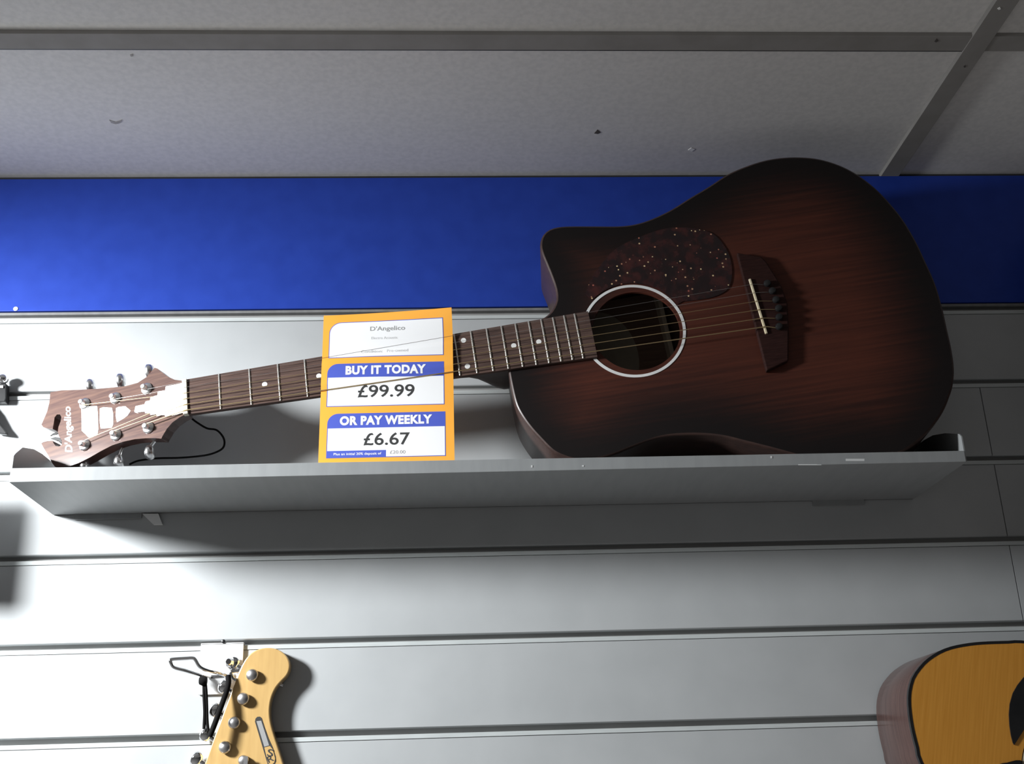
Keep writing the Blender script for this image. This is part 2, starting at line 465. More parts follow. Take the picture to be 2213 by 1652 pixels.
part(w, 'back_plate', M['tray'], shelf)
for a, b in ((-.438, -.362), (.425, .487)):
    w = MB(); w.prism([(a, -.0006, SZ), (b, -.0006, SZ), (b, -.0006, SZ - .006), (b - .012, -.0006, SZ - .0065), (a, -.0006, SZ - .0065)],
                      [(a, -.003, SZ), (b, -.003, SZ), (b, -.003, SZ - .006), (b - .012, -.003, SZ - .0065), (a, -.003, SZ - .0065)])
    part(w, 'support_tab', M['tray'], shelf)
w = MB()
p = [at(307, 1110.5, -.004), at(342, 1110.5, -.004), at(351, 1134, -.004), at(331, 1134, -.004)]  # small white wedge-shaped piece below the tray
w.prism(p, [q + np.array([0, .0034, 0]) for q in p])
tag(part(w, 'white_wedge', M['plain_white'], shelf), 'small white wedge under the tray')
for (a, b, c, d_) in ((1148, 1006, 1151, 1011), (1258, 1006, 1262, 1009), (1665, 991, 1669, 986), (1828, 992, 1868, 997), (1725, 1004, 1775, 1006)):
    Y = yl(at(a, b, -.149)[0]) - T_
    p = [at(a, b, Y - .0001), at(c, b, Y - .0001), at(c, d_, Y - .0001), at(a, d_, Y - .0001)]
    w = MB(); w.prism(p, [q + np.array([0, -.0002, 0]) for q in p]); part(w, 'paint_chip', M['chip'], shelf)

# ------------------------------------------------------------------ guitar building
def soundboard_mesh(P, hole_c, hole_r, h, rings=26):
    """board between its outline P (counter-clockwise) and the round hole; each vertex knows how far it is from the rim"""
    c = np.array(hole_c); n = len(P)
    ang = np.unwrap(np.arctan2(P[:, 1] - c[1], P[:, 0] - c[0]))
    ang = np.maximum.accumulate(ang)
    H = c + hole_r * np.stack([np.cos(ang), np.sin(ang)], 1)
    V = []; F = []
    for k in range(rings + 1):
        t = (k / rings) ** 1.6
        V.append(P * (1 - t) + H * t)
    V = np.concatenate(V)
    rim = np.full(len(V), 9.0)
    for i in range(n):
        a, b = P[i], P[(i + 1) % n]; ab = b - a
        t = np.clip(((V - a) @ ab) / (ab @ ab + 1e-15), 0, 1)
        rim = np.minimum(rim, np.linalg.norm(V - (a + t[:, None] * ab), axis=1))
    for k in range(rings):
        for i in range(n):
            j = (i + 1) % n
            F.append((k * n + i, k * n + j, (k + 1) * n + j, (k + 1) * n + i))
    V3 = np.c_[V, np.full(len(V), h)]
    base = len(V3)
    V3 = np.r_[V3, np.c_[H, np.full(n, h - .0032)]]; rim = np.r_[rim, np.full(n, .1)]
    for i in range(n):
        j = (i + 1) % n
        F.append((rings * n + i, rings * n + j, base + j, base + i))
    return V3, F, rim


def body_shell(P, top, back, name, m, parent, r=.0026):
    """sides with rounded edges and the back, as one shell open at the top"""
    n = len(P); Pi = inset(P, r); bk = np.array([back(x) for x in P[:, 0]])
    rings = [np.c_[Pi, np.full(n, top)], np.c_[inset(P, r * .3), np.full(n, top - r * .3)], np.c_[P, np.full(n, top - r)],
             np.c_[P, bk + r], np.c_[inset(P, r * .3), bk + r * .3], np.c_[Pi, bk]]
    c = P.mean(0)
    for t in (.35, .7, .97):
        q = Pi * (1 - t) + c * t
        rings.append(np.c_[q, np.array([back(x) for x in q[:, 0]])])
    V = np.concatenate(rings); F = []
    for k in range(len(rings) - 1):
        for i in range(n):
            j = (i + 1) % n; F.append((k * n + i, k * n + j, (k + 1) * n + j, (k + 1) * n + i))
    F.append(tuple((len(rings) - 1) * n + i for i in range(n)))
    return obj(name, V, F, m, parent, smooth=50), Pi


def ring_mesh(c, r0, r1, h0, h1, n=96):
    m = MB(); vs = []; fs = []
    for k in range(n):
        g = 2 * math.pi * k / n
        for (r, h) in ((r0, h0), (r0, h1), (r1, h1), (r1, h0)):
            vs.append((c[0] + r * math.cos(g), c[1] + r * math.sin(g), h))
    for k in range(n):
        j = (k + 1) % n
        for a in range(4):
            b = (a + 1) % 4; fs.append((k * 4 + a, k * 4 + b, j * 4 + b, j * 4 + a))
    return m.add(vs, fs)


# ------------------------------------------------------------------ the dark cutaway guitar on the shelf
GM = np.array([[0.98963125, -0.11950394, -0.07967934], [-0.07136283, 0.07233281, -0.99482426], [0.12464885, 0.99019532, 0.06305467]])
GT = np.array([-0.29756055, -0.09430113, 0.44884476])
gm = Matrix.Identity(4)
for i in range(3):
    for j in range(3): gm[i][j] = GM[i][j]
    gm[i][3] = GT[i]
guitar = empty('acoustic_guitar', mat=gm)
tag(guitar, 'dark sunburst cutaway acoustic guitar lying on its side in the grey tray shelf', 'guitar')
HB = -.0065                                    # top of the body below the tops of the frets
SCALE = .648
fretx = lambda n: SCALE * (1 - 2 ** (-n / 12))
halfw = lambda x: (.043 + .034 * x) / 2


def on_face(px, py, h=HB):
    v = GM.T @ ray(px, py); c = GM.T @ (CAM - GT)
    return (c + v * ((h - c[2]) / v[2]))[:2]


trace = [(190, 692), (215, 670), (232, 640), (238, 610), (232, 570), (215, 520), (195, 470), (175, 420), (170, 385), (180, 350), (205, 325), (245, 312), (300, 308), (400, 308), (500, 308), (570, 300), (640, 278), (720, 240), (800, 190), (880, 142), (960, 90), (1040, 55), (1120, 30), (1200, 18), (1280, 17), (1350, 25), (1420, 45), (1480, 72), (1540, 110), (1600, 160), (1660, 225), (1710, 290), (1760, 375), (1800, 460), (1840, 550), (1870, 650), (1890, 740), (1910, 830), (1920, 910), (1915, 980), (1900, 1030), (1880, 1080), (1850, 1130), (1810, 1180)]
G1 = [on_face(1080 + a / 1.9532, 330 + b / 1.9532) for a, b in trace]
low = [(.779, -.1865), (.757, -.1955), (.732, -.199), (.706, -.1985), (.680, -.1925), (.655, -.1825), (.6298, -.1701), (.6135, -.1623), (.5948, -.1536), (.5783, -.146), (.5612, -.1406), (.5412, -.1367), (.5207, -.1346), (.5022, -.1356), (.4777, -.1407), (.458, -.1455), (.436, -.148), (.416, -.1455), (.402, -.139), (.391, -.1302), (.3805, -.1144), (.3713, -.0987), (.3645, -.0833), (.3603, -.0682), (.3588, -.0446), (.3586, -.020), (.3587, .004), (.361, .018), (.369, .0245), (.385, .0275), (.400, .0295)]
G = ccw(resample(catmull(G1 + [np.array(p) for p in low], 5), 300))
G[:, 1] = np.maximum(G[:, 1], (.3414 - GT[2] - GM[2, 0] * G[:, 0] + GM[2, 2] * .1285) / GM[2, 1])   # the lower bout rests on the tray
back = lambda x: HB - (.098 + .024 * min(max((x - .36) / .5, 0), 1))
body, Gi = body_shell(G, HB, back, 'body', M['side_dark'], guitar)
HOLE = (.5095, -.0022)
V, F, rim = soundboard_mesh(Gi, HOLE, .0495, HB, 30)
obj('soundboard', V, F, M['burst'], guitar, smooth=40, attr={'rim': rim})
# lining seen through the hole: inner back, brace, maker's label
bi = lambda x: back(x) + .004
q = [(.44, -.10), (.62, -.12), (.62, .10), (.44, .09)]
w = MB(); w.prism([(x, y, back(x) + .001) for x, y in q], [(x, y, bi(x)) for x, y in q]); w.build('inner_back', M['inside'], guitar)
w = MB(); w.prism([(.556, -.115, bi(.55)), (.565, -.115, bi(.55)), (.565, .115, bi(.55)), (.556, .115, bi(.55))],
                  [(.558, -.115, bi(.55) + .014), (.563, -.115, bi(.55) + .014), (.563, .115, bi(.55) + .014), (.558, .115, bi(.55) + .014)])
w.build('back_brace', M['bracewood'], guitar)
w = MB(); ell = [(.478 + .044 * math.cos(2 * math.pi * k / 40), .018 + .062 * math.sin(2 * math.pi * k / 40)) for k in range(40)]
w.prism([(x, y, bi(x)) for x, y in ell], [(x, y, bi(x) + .0006) for x, y in ell]); w.build('maker_label', M['makerlabel'], guitar)
ring_mesh((.5068, -.0016), .0556, .0588, HB - .0004, HB + .0006).build('rosette', M['ringwhite'], guitar, smooth=30)

pk = [(360, 600), (375, 560), (400, 510), (440, 460), (480, 415), (540, 380), (610, 350), (690, 325), (760, 318), (840, 325), (900, 345), (940, 385), (970, 440), (980, 500), (975, 550), (955, 585), (900, 612), (830, 624), (772, 630)]
PK = [on_face(1080 + a / 1.9532, 330 + b / 1.9532) for a, b in pk]
c0 = np.array([.5068, -.0016]); a1 = math.atan2(*(PK[-1] - c0)[::-1]); a0 = math.atan2(*(PK[0] - c0)[::-1])
r0 = .0606
arc = [c0 + r0 * np.array([math.cos(a1 + (a0 - a1) * k / 16), math.sin(a1 + (a0 - a1) * k / 16)]) for k in range(17)]
PKc = [np.array(p) for p in catmull(PK, 4, closed=False)] + arc
w = MB(); w.prism([(p[0], p[1], HB) for p in PKc], [(p[0], p[1], HB + .0011) for p in PKc])
w.build('pickguard', M['tortoise'], guitar)

# bridge with saddle and pins
bo = [(593, 383), (700, 405), (830, 425), (880, 478), (1020, 700), (1080, 870), (1092, 1100), (1088, 1425), (880, 1525)]
BT = .0010
BR = [on_face(1460 + a / 4.465, 460 + b / 4.465, BT) for a, b in bo]
w = MB(); w.prism([(p[0], p[1], HB) for p in BR], [(p[0], p[1], BT) for p in BR])
bridge = w.build('bridge', M['bridgewood'], guitar, bevel=.0012)
sa, sb = on_face(1460 + 718 / 4.465, 460 + 632 / 4.465, .004), on_face(1460 + 880 / 4.465, 460 + 1160 / 4.465, .004)
dv = (sb - sa) / np.linalg.norm(sb - sa); nv = np.array([-dv[1], dv[0]]) * .0014
w = MB(); w.prism([(*p, BT - .001) for p in (sa - nv, sb - nv, sb + nv, sa + nv)], [(*p, .0031) for p in (sa - nv, sb - nv, sb + nv, sa + nv)])
w.build('saddle', M['bone'], bridge, bevel=.0006)
PIN = [on_face(1460 + a / 4.465, 460 + b / 4.465, .004) for a, b in ((886, 680), (935, 752), (970, 838), (996, 920), (1000, 1006), (1000, 1097))]
for p in PIN:
    w = MB(); w.lathe([(.0026, BT), (.0026, .0016), (.0041, .0022), (.0043, .0042), (.0034, .0060), (.0014, .0068)], (p[0], p[1], 0), (0, 0, 1), 18)
    w.build('bridge_pin', M['black'], bridge, smooth=40)

# neck, fretboard, frets, dots, nut
FB_END = float(on_face(1281, 722, -.001)[0])
w = MB(); xs = np.linspace(-.004, .372, 40); ns = 12; vs = []; fs = []
for x in xs:
    hw = halfw(x) - .0006; hp = min(max((x - .305) / .05, 0), 1); hp = hp * hp * (3 - 2 * hp)
    dep = .0155 + .004 * x + hp * .072
    for k in range(ns + 1):
        g = math.pi * k / ns; e = 1 - .45 * hp
        yy = hw * math.cos(g); yy = math.copysign(abs(yy / hw) ** e, yy) * hw * (1 - .22 * hp * math.sin(g))
        vs.append((x, yy, HB - dep * math.sin(g)))
m_ = ns + 1
for i in range(len(xs) - 1):
    for k in range(ns): fs.append((i * m_ + k, i * m_ + k + 1, (i + 1) * m_ + k + 1, (i + 1) * m_ + k))
    fs.append((i * m_, (i + 1) * m_, (i + 1) * m_ + ns, i * m_ + ns))
fs.append(tuple(range(m_))); fs.append(tuple((len(xs) - 1) * m_ + k for k in range(m_))[::-1])
w.add(vs, fs); w.build('neck', M['neckwood'], guitar, smooth=50)
RAD = .40
arc_h = lambda y: -y * y / (2 * RAD)
w = MB(); vs = []; fs = []; ny = 10; X_ = np.linspace(0, FB_END, 30)
for x in X_:
    hw = halfw(x)
    for k in range(ny + 1):
        y = -hw + 2 * hw * k / ny; vs.append((x, y, -.001 + arc_h(y)))
    vs += [(x, hw, HB), (x, -hw, HB)]
m_ = ny + 3
for i in range(len(X_) - 1):
    for k in range(m_): fs.append((i * m_ + k, i * m_ + (k + 1) % m_, (i + 1) * m_ + (k + 1) % m_, (i + 1) * m_ + k))
fs.append(tuple(range(m_))); fs.append(tuple((len(X_) - 1) * m_ + k for k in range(m_)))
w.add(vs, fs); fb = w.build('fretboard', M['rosewood'], guitar, smooth=40)
for n in range(1, 21):
    x = fretx(n); hw = halfw(x) - .0006
    w = MB(); w.tube([(x, y, -.00115 + arc_h(y)) for y in np.linspace(-hw, hw, 14)], .00115, 8)
    w.build('fret', M['fret'], fb, smooth=60)
dots = [(n, 0) for n in (3, 5, 7, 9, 15, 17)] + [(12, .0165), (12, -.0165)]
for n, y in dots:
    x = (fretx(n) + fretx(n - 1)) / 2
    if n == 15: x += .002
    w = MB(); w.lathe([(.0030, -.0014), (.0030, -.00082)], (x, y, arc_h(y)), (0, 0, 1), 24); w.build('position_dot', M['pearl'], fb)
w = MB(); w.box((-.0052, -.0216, HB), (.0001, .0216, .0009)); w.build('nut', M['nutbone'], guitar, bevel=.0006)

# headstock, tilted back
HA = R(14); HO = np.array([-.0052, 0, -.003]); hx = np.array([-math.cos(HA), 0, -math.sin(HA)]); hn = np.array([-math.sin(HA), 0, math.cos(HA)]); hy = np.array([0, 1., 0])
hp = lambda s, t, k=0: HO + hx * s + hy * t + hn * k


def on_head(cx, cy, k=0.0):
    px, py = cx / 4.131, 740 + cy / 4.131
    v = GM.T @ ray(px, py); c = GM.T @ (CAM - GT)
    X = c + v * (((HO + hn * k - c) @ hn) / (v @ hn)) - HO
    return np.array([X @ hx, X[1]])


up = [(1640, 345), (1560, 335), (1500, 308), (1450, 270), (1405, 235), (1380, 228), (1350, 262), (1310, 310), (1230, 362), (1120, 392), (1000, 405), (880, 415), (700, 425), (550, 430), (450, 446), (440, 540), (420, 620), (390, 690), (370, 735), (385, 758), (430, 772), (470, 775)]
notch = [(480, 720), (487, 672), (508, 645), (535, 645), (548, 668), (540, 710), (522, 755), (516, 800), (528, 842), (552, 880), (552, 915), (525, 932), (495, 925), (478, 902), (470, 880)]
lowr = [(425, 882), (385, 892), (368, 903), (390, 945), (430, 1010), (462, 1075), (490, 1112), (545, 1122), (620, 1108), (700, 1080), (800, 1030), (900, 972), (1000, 921), (1100, 888), (1200, 866), (1300, 857), (1390, 857), (1440, 861), (1452, 835), (1490, 772), (1540, 715), (1600, 672), (1660, 640)]
HS = [on_head(a, b) for a, b in up + notch + lowr]
w = MB(); w.prism([hp(*p, -.0150) for p in HS], [hp(*p, -.0016) for p in HS]); head = w.build('headstock', M['headedge'], guitar, bevel=.0005)
w = MB(); w.prism([hp(*p, -.0016) for p in HS], [hp(*p, 0) for p in HS]); w.build('head_veneer', M['headwood'], head)
tr = [(1620, 365), (1480, 395), (1475, 430), (1410, 440), (1405, 475), (1345, 490), (1340, 520), (1300, 530), (1290, 555), (1210, 572), (1200, 622), (1222, 627), (1290, 618), (1300, 635), (1335, 630), (1345, 650), (1395, 640), (1400, 660), (1470, 648), (1480, 668), (1636, 630)]  # cover outline follows the stepped edge of the highlight on it
TR = [on_head(a, b, .0018) for a, b in tr]
w = MB(); w.prism([hp(*p, 0) for p in TR], [hp(*p, .0018) for p in TR]); tag(w.build('truss_cover_highlight', M['brushed'], head), 'truss rod cover carrying its highlight as a stepped bright shape')
w = MB()
for poly in ([(728, 595), (770, 585), (800, 572), (868, 570), (876, 640), (878, 780), (872, 822), (815, 850), (790, 850), (768, 825), (730, 790)],
             [(892, 592), (925, 580), (1000, 586), (1012, 640), (1012, 730), (1000, 765), (900, 772), (890, 700)],
             [(1036, 590), (1060, 578), (1120, 572), (1168, 612), (1140, 655), (1105, 682), (1045, 716), (1034, 660)]):
    p = [on_head(a, b) for a, b in poly]; w.prism([hp(*k, -.0004) for k in p], [hp(*k, .0003) for k in p])
w.build('pearl_inlay', M['pearl'], head)
# maker's script across the head, reading from the bass side up
tv, tf = text2d("D'Angelico", .050, .0125, bold=.02, shear=.35)
A_ = on_head(668, 975); B_ = on_head(650, 560); u_ = (B_ - A_); Ln = np.linalg.norm(u_); u_ = u_ / Ln; w_ = np.array([u_[1], -u_[0]])
if (w_ @ np.array([1.0, 0])) < 0: w_ = -w_
w = MB(); w.add([hp(*(A_ + u_ * a * Ln / .050 + w_ * b), .0003) for a, b in tv], tf); w.build('script_logo', M['pearl'], head)
w = MB(); fin = [(470, 836), (520, 815), (552, 832), (556, 900), (530, 935), (505, 905), (470, 885)]
p = [on_head(a, b, -.004) for a, b in ((438, 838), (470, 812), (522, 792), (528, 812), (480, 832))]
w.prism([hp(*k, -.012) for k in p], [hp(*k, -.004) for k in p])
p = [on_head(a, b, -.004) for a, b in ((440, 862), (490, 845), (535, 852), (556, 880), (552, 912), (520, 885), (480, 872))]
w.prism([hp(*k, -.012) for k in p], [hp(*k, -.004) for k in p])
w.build('metal_finial', M['chrome'], head, bevel=.0008)

posts = [(740, 540), (1015, 490), (1295, 405), (740, 910), (1020, 820), (1310, 755)]
btn = [(810, 392), (1078, 345), (1335, 262), (760, 1105), (1066, 1070), (1337, 985)]
PO = []
for i, ((a, b), (ba, bb)) in enumerate(zip(posts, btn)):
    s, t = on_head(a, b, .004); PO.append((s, t)); sg = 1 if i < 3 else -1
    w = MB(); w.lathe([(.0069, 0), (.0069, .0014), (.0058, .0024), (.0032, .0028), (.0031, .0085), (.0024, .0095), (.0010, .0097)], hp(s, t), hn, 22)
    tu = w.build('tuner', M['tunermetal'], guitar, smooth=35)
    bs, bt = on_head(ba, bb, -.011)
    w = MB(); c = hp(bs, bt, -.011); e = hp(s, t + sg * .012, -.011)
    w.tube([e, hp(bs, bt - sg * .006, -.011)], .0022, 10); w.build('tuner_shaft', M['chrome'], tu, smooth=50)
    w = MB(); prof = [(.0012, -.0085), (.0052, -.0070), (.0082, -.0025), (.0088, .0015), (.0070, .0060), (.0030, .0078), (.0008, .0080)]
    w.lathe(prof, c, hy * sg, 20, sx=.66); w.build('tuner_button', M['tunermetal'], tu, smooth=60)

# six strings: post, nut, saddle, pin
gauge = [.00017, .00021, .00032, .00042, .00052, .00066]
order = [2, 1, 0, 5, 4, 3]; PO_ = [PO[2], PO[1], PO[0], PO[3], PO[4], PO[5]]
for i in range(6):
    t = i / 5; yn = .0178 - .0356 * t; r = gauge[i]
    sp = sa + (sb - sa) * (.11 + .78 * t)
    pk_ = hp(PO_[i][0], PO_[i][1] + (-.0032 if i < 3 else .0032), .005)
    w = MB(); w.tube([pk_, (-.0026, yn, .0009 + r), (.0, yn, .0010 + r), (sp[0], sp[1], .0032 + r), (sp[0] + .003, sp[1] * .9 + PIN[i][1] * .1, .0030 + r), (PIN[i][0] - .003, PIN[i][1], BT + .0004)], r, 8)
    w.build('string', M['steel'] if i < 2 else M['bronze'], guitar, smooth=60)

# ------------------------------------------------------------------ price card, slid under the strings
CO = np.array([.1603, .0742]); cu_ = np.array([math.cos(R(8.4)), -math.sin(R(8.4))]); cv_ = np.array([-.118, -.993])
CWm, CHm = 148.0, 194.0


def card(u, v, k=0.0):
    """u, v in millimetres from the top left corner of the card; k above its face"""
    p = CO + cu_ * u / 1000 + cv_ * v / 1000
    c = max(0.0, 1 - v / 33.0) ** 1.5 * max(0.0, u / CWm) ** 1.6
    b = min(max((.0200 - abs(p[1] + .0006)) / .0080, 0), 1)          # the card bows over the four inner strings
    h = .0011 + .0035 * (p[0] - .14) + .0015 * b * b * (3 - 2 * b) + .012 * c
    return GM @ np.array([p[0], p[1], h + k / 1000]) + GT


root_loc = card(70, CHm)
nu, nv_ = 74, 97; vs = []; fs = []
for k in (0.0, -.3):
    for j in range(nv_ + 1):
        for i in range(nu + 1):
            u = CWm * i / nu; vmax = CHm - 0.0 - 1.5 * i / nu
            vs.append(card(u, vmax * j / nv_, k) - root_loc)
m_ = (nu + 1); off = m_ * (nv_ + 1)
for j in range(nv_):
    for i in range(nu):
        a = j * m_ + i; fs.append((a, a + 1, a + 1 + m_, a + m_)); fs.append((off + a, off + a + m_, off + a + 1 + m_, off + a + 1))
for i in range(nu):
    fs.append((i, off + i, off + i + 1, i + 1)); a = nv_ * m_ + i; fs.append((a, a + 1, off + a + 1, off + a))
for j in range(nv_):
    a = j * m_; fs.append((a, a + m_, off + a + m_, off + a)); a += nu; fs.append((a, off + a, off + a + m_, a + m_))
price = obj('price_card', vs, fs, M['orange'], None, smooth=40); price.location = root_loc
tag(price, 'orange price card slid under the strings of the dark guitar, showing £99.99', 'price card')


def laid(name, verts, faces, m, k):
    """flat print in card millimetres, cut into small pieces so that it follows the bend of the card"""
    bm = bmesh.new(); vv = [bm.verts.new((float(a), float(b), 0)) for a, b in verts]
    for f in faces: bm.faces.new([vv[i] for i in f])
    us = [a for a, b in verts]; ws = [b for a, b in verts]
    for axis, lo_, hi_ in ((0, min(us), max(us)), (1, min(ws), max(ws))):
        for i in range(int(lo_ / 2.5) + 1, int(hi_ / 2.5) + 1):
            co = [0, 0, 0]; no = [0, 0, 0]; co[axis] = i * 2.5; no[axis] = 1
            bmesh.ops.bisect_plane(bm, geom=bm.verts[:] + bm.edges[:] + bm.faces[:], plane_co=co, plane_no=no)
    bm.verts.index_update()
    vs = [card(v.co.x, v.co.y, k) - root_loc for v in bm.verts]
    fs = [tuple(v.index for v in f.verts) for f in bm.faces]; bm.free()
    return obj(name, vs, fs, m, price)


def printed(name, polys, m, k):
    P = polys[0]; return laid(name, P, [tuple(range(len(P)))], m, k)


def words(name, s, u0, u1, base, height, m, k=.26, bold=0.0, spacing=1.0):
    tv, tf = text2d(s, u1 - u0, height, bold=bold, spacing=spacing)
    return laid(name, [(u0 + a, base - b) for a, b in tv], tf, m, k)


def rounded(u0, v0, u1, v1, r, inset_=0.0):
    u0, v0, u1, v1 = u0 + inset_, v0 + inset_, u1 - inset_, v1 - inset_; r = max(r - inset_, .1)
    return [(u0 + r - r * math.sin(math.pi / 2 * k / 8), v0 + r - r * math.cos(math.pi / 2 * k / 8)) for k in range(9)] + [(u0, v1), (u1, v1), (u1, v0)]


for (u0, v0, u1, v1, band, r) in ((7.2, 9.6, 137.6, 54.6, None, 14), (6.8, 62.5, 137.8, 114.3, 79.5, 12), (8.4, 122.7, 138.6, 175.0, 140.2, 12)):
    printed('panel_border', [rounded(u0, v0, u1, v1, r)], M['printblue'], .10)
    if band is None: printed('panel_white', [rounded(u0, v0, u1, v1, r, .8)], M['paper'], .16)
    else: printed('panel_white', [[(u0 + .9, band), (u0 + .9, v1 - .8), (u1 - .8, v1 - .8), (u1 - .8, band)]], M['paper'], .16)
printed('footer_band', [[(8.6, 166.6), (8.6, 174.9), (73.6, 174.9), (73.6, 166.6)]], M['printblue'], .21)
words('maker_line', "D'Angelico", 54, 94, 23.2, 7.0, M['ink_pale'], bold=.012)
words('kind_line', 'Electro Acoustic', 55.5, 85.5, 32.0, 3.0, M['ink_faint'])
words('condition_word', 'Condition:', 44, 68.5, 49.2, 3.6, M['ink_faint'], bold=.02)
words('condition_line', 'Pre-owned', 73.5, 97.5, 49.0, 3.6, M['ink_faint'])
words('headline', 'BUY IT TODAY', 27.3, 117.6, 76.4, 11.0, M['paper'], bold=.05, spacing=1.08)
words('price_figures', '£99.99', 41.4, 104.6, 103.9, 15.0, M['ink'], bold=.012)
words('weekly_headline', 'OR PAY WEEKLY', 22.2, 124.1, 136.9, 11.0, M['paper'], bold=.05, spacing=1.08)
words('weekly_figures', '£6.67', 48.9, 99.5, 161.0, 14.6, M['ink'], bold=.012)
words('footer_line', 'Plus an initial 20% deposit of', 16.5, 68.6, 172.6, 3.6, M['paper'], bold=.01)
words('deposit_figures', '£20.00', 77.9, 94.7, 171.3, 3.9, M['ink_pale'])

# ------------------------------------------------------------------ black security cord round the neck by the nut
pts = [(360, 905, -.075), (385, 902, -.062), (402, 897, -.055), (425, 913, -.05), (447, 926, -.045), (468, 930, -.042), (482, 945, -.04), (485, 960, -.038), (478, 972, -.036), (455, 982, -.032), (425, 987, -.026), (385, 990, -.020), (340, 991, -.016), (300, 996, -.014), (280, 1004, -.012)]
C3 = catmull([at(*p) for p in pts], 6, closed=False)
w = MB(); w.tube([c - C3[0] for c in C3], .0012, 8)
o = w.build('security_cord', M['rubber'], None, smooth=60); o.location = C3[0]
tag(o, 'thin black security cord looping down behind the neck of the dark guitar near its nut', 'cord')

# ------------------------------------------------------------------ pale headstock on the hanger, lower left
EY = -.0155
ehead = empty('electric_guitar', at(560, 1560, EY))
tag(ehead, 'pale amber electric guitar headstock with chrome tuners, hanging below the tray shelf', 'guitar')
EL = np.array(ehead.location)


def eb(mb, name, m, parent=ehead, **k):
    mb.v = [tuple(np.array(p) - EL) for p in mb.v]; return mb.build(name, m, parent, **k)


def e5(cx, cy, Y=EY): return at(340 + cx / 5.659, 1360 + cy / 5.659, Y)


out = [(580, 1652), (640, 1482), (700, 1312), (770, 1130), (830, 965), (885, 820), (940, 680), (995, 530), (1045, 425), (1100, 342), (1170, 280), (1255, 243), (1355, 230), (1450, 243), (1530, 283), (1590, 345), (1618, 425), (1612, 505), (1580, 572), (1520, 635), (1460, 705), (1412, 795), (1382, 900), (1372, 1010), (1382, 1125), (1410, 1245), (1450, 1372), (1492, 1502), (1535, 1640), (1575, 1800), (1590, 1960), (1560, 2120), (1470, 2270), (1360, 2370), (1290, 2460), (1270, 2560), (1015, 2560), (995, 2480), (860, 2440), (560, 2340), (395, 2230), (420, 2100), (480, 1940)]
OUT = [np.array(e5(a, b)) for a, b in out]
OUTc = [OUT[0]] + [np.array(p) for p in catmull(OUT, 3, closed=True)[1:]]
w = MB(); w.prism([p + np.array([0, .0135, 0]) for p in OUTc], OUTc); h_ = eb(w, 'headstock', M['maple'], bevel=.0012)
# neck running down out of view
n0, n1 = e5(1142, 2540), e5(1010, 5600)
ax = (n1 - n0); ax /= np.linalg.norm(ax); sd = np.array([ax[2], 0, -ax[0]])
w = MB(); w.prism([n0 + sd * s * .021 + np.array([0, d, 0]) for s, d in ((-1, 0), (1, 0), (.85, .012), (.4, .019), (-.4, .019), (-.85, .012))],
                  [n1 + sd * s * .027 + np.array([0, d, 0]) for s, d in ((-1, 0), (1, 0), (.85, .012), (.4, .021), (-.4, .021), (-.85, .012))])
eb(w, 'neck', M['maple'], bevel=.001)
w = MB(); w.prism([n0 + sd * s * .0208 + np.array([0, d, 0]) for s, d in ((-1, -.005), (1, -.005), (1, 0), (-1, 0))],
                  [n1 + sd * s * .0268 + np.array([0, d, 0]) for s, d in ((-1, -.005), (1, -.005), (1, 0), (-1, 0))])
eb(w, 'fretboard', M['rosewood'])
p1, p4 = e5(1155, 560, EY - .006), e5(820, 1445, EY - .006)
stp = (p4 - p1) / 3; sdir = e5(905, 430, EY + .008) - e5(1130, 570, EY + .008); sdir[1] = 0; sdir /= np.linalg.norm(sdir)
for i in range(6):
    c = p1 + stp * i; c0_ = np.array([c[0], EY, c[2]])
    w = MB(); w.lathe([(.0052, 0), (.0056, .0008), (.0066, .0030), (.0064, .0046), (.0052, .0062), (.0030, .0074), (.0010, .0078)], c0_, (0, -1, 0), 22)
    tu = eb(w, 'tuner', M['nickel'], smooth=60)
    bc = c0_ + sdir * .0265 + np.array([0, .0065, 0])
    w = MB(); w.tube([c0_ + np.array([0, .0065, 0]), bc], .0026, 10); eb(w, 'tuner_shaft', M['chrome'], tu, smooth=50)
    w = MB(); w.lathe([(.0015, -.006), (.0058, -.0045), (.0078, 0), (.0074, .0035), (.0045, .0062), (.001, .007)], bc, sdir, 18, sx=.6)
    eb(w, 'tuner_button', M['chrome'], tu, smooth=60)
w = MB(); c = e5(1060, 1612, EY); w.lathe([(.0045, 0), (.0056, .001), (.0056, .0045), (.0040, .0065), (.001, .007)], c, (0, -1, 0), 18)
w.box(tuple(c + np.array([.001, -.0075, -.004])), tuple(c + np.array([.0052, -.0062, .004])))
eb(w, 'string_guide', M['nickel'], smooth=50)


def decal(name, polys, m, Y):
    w = MB()
    for P in polys: w.add([e5(a, b, Y) for a, b in P], [tuple(range(len(P)))])
    return eb(w, name, m, h_)


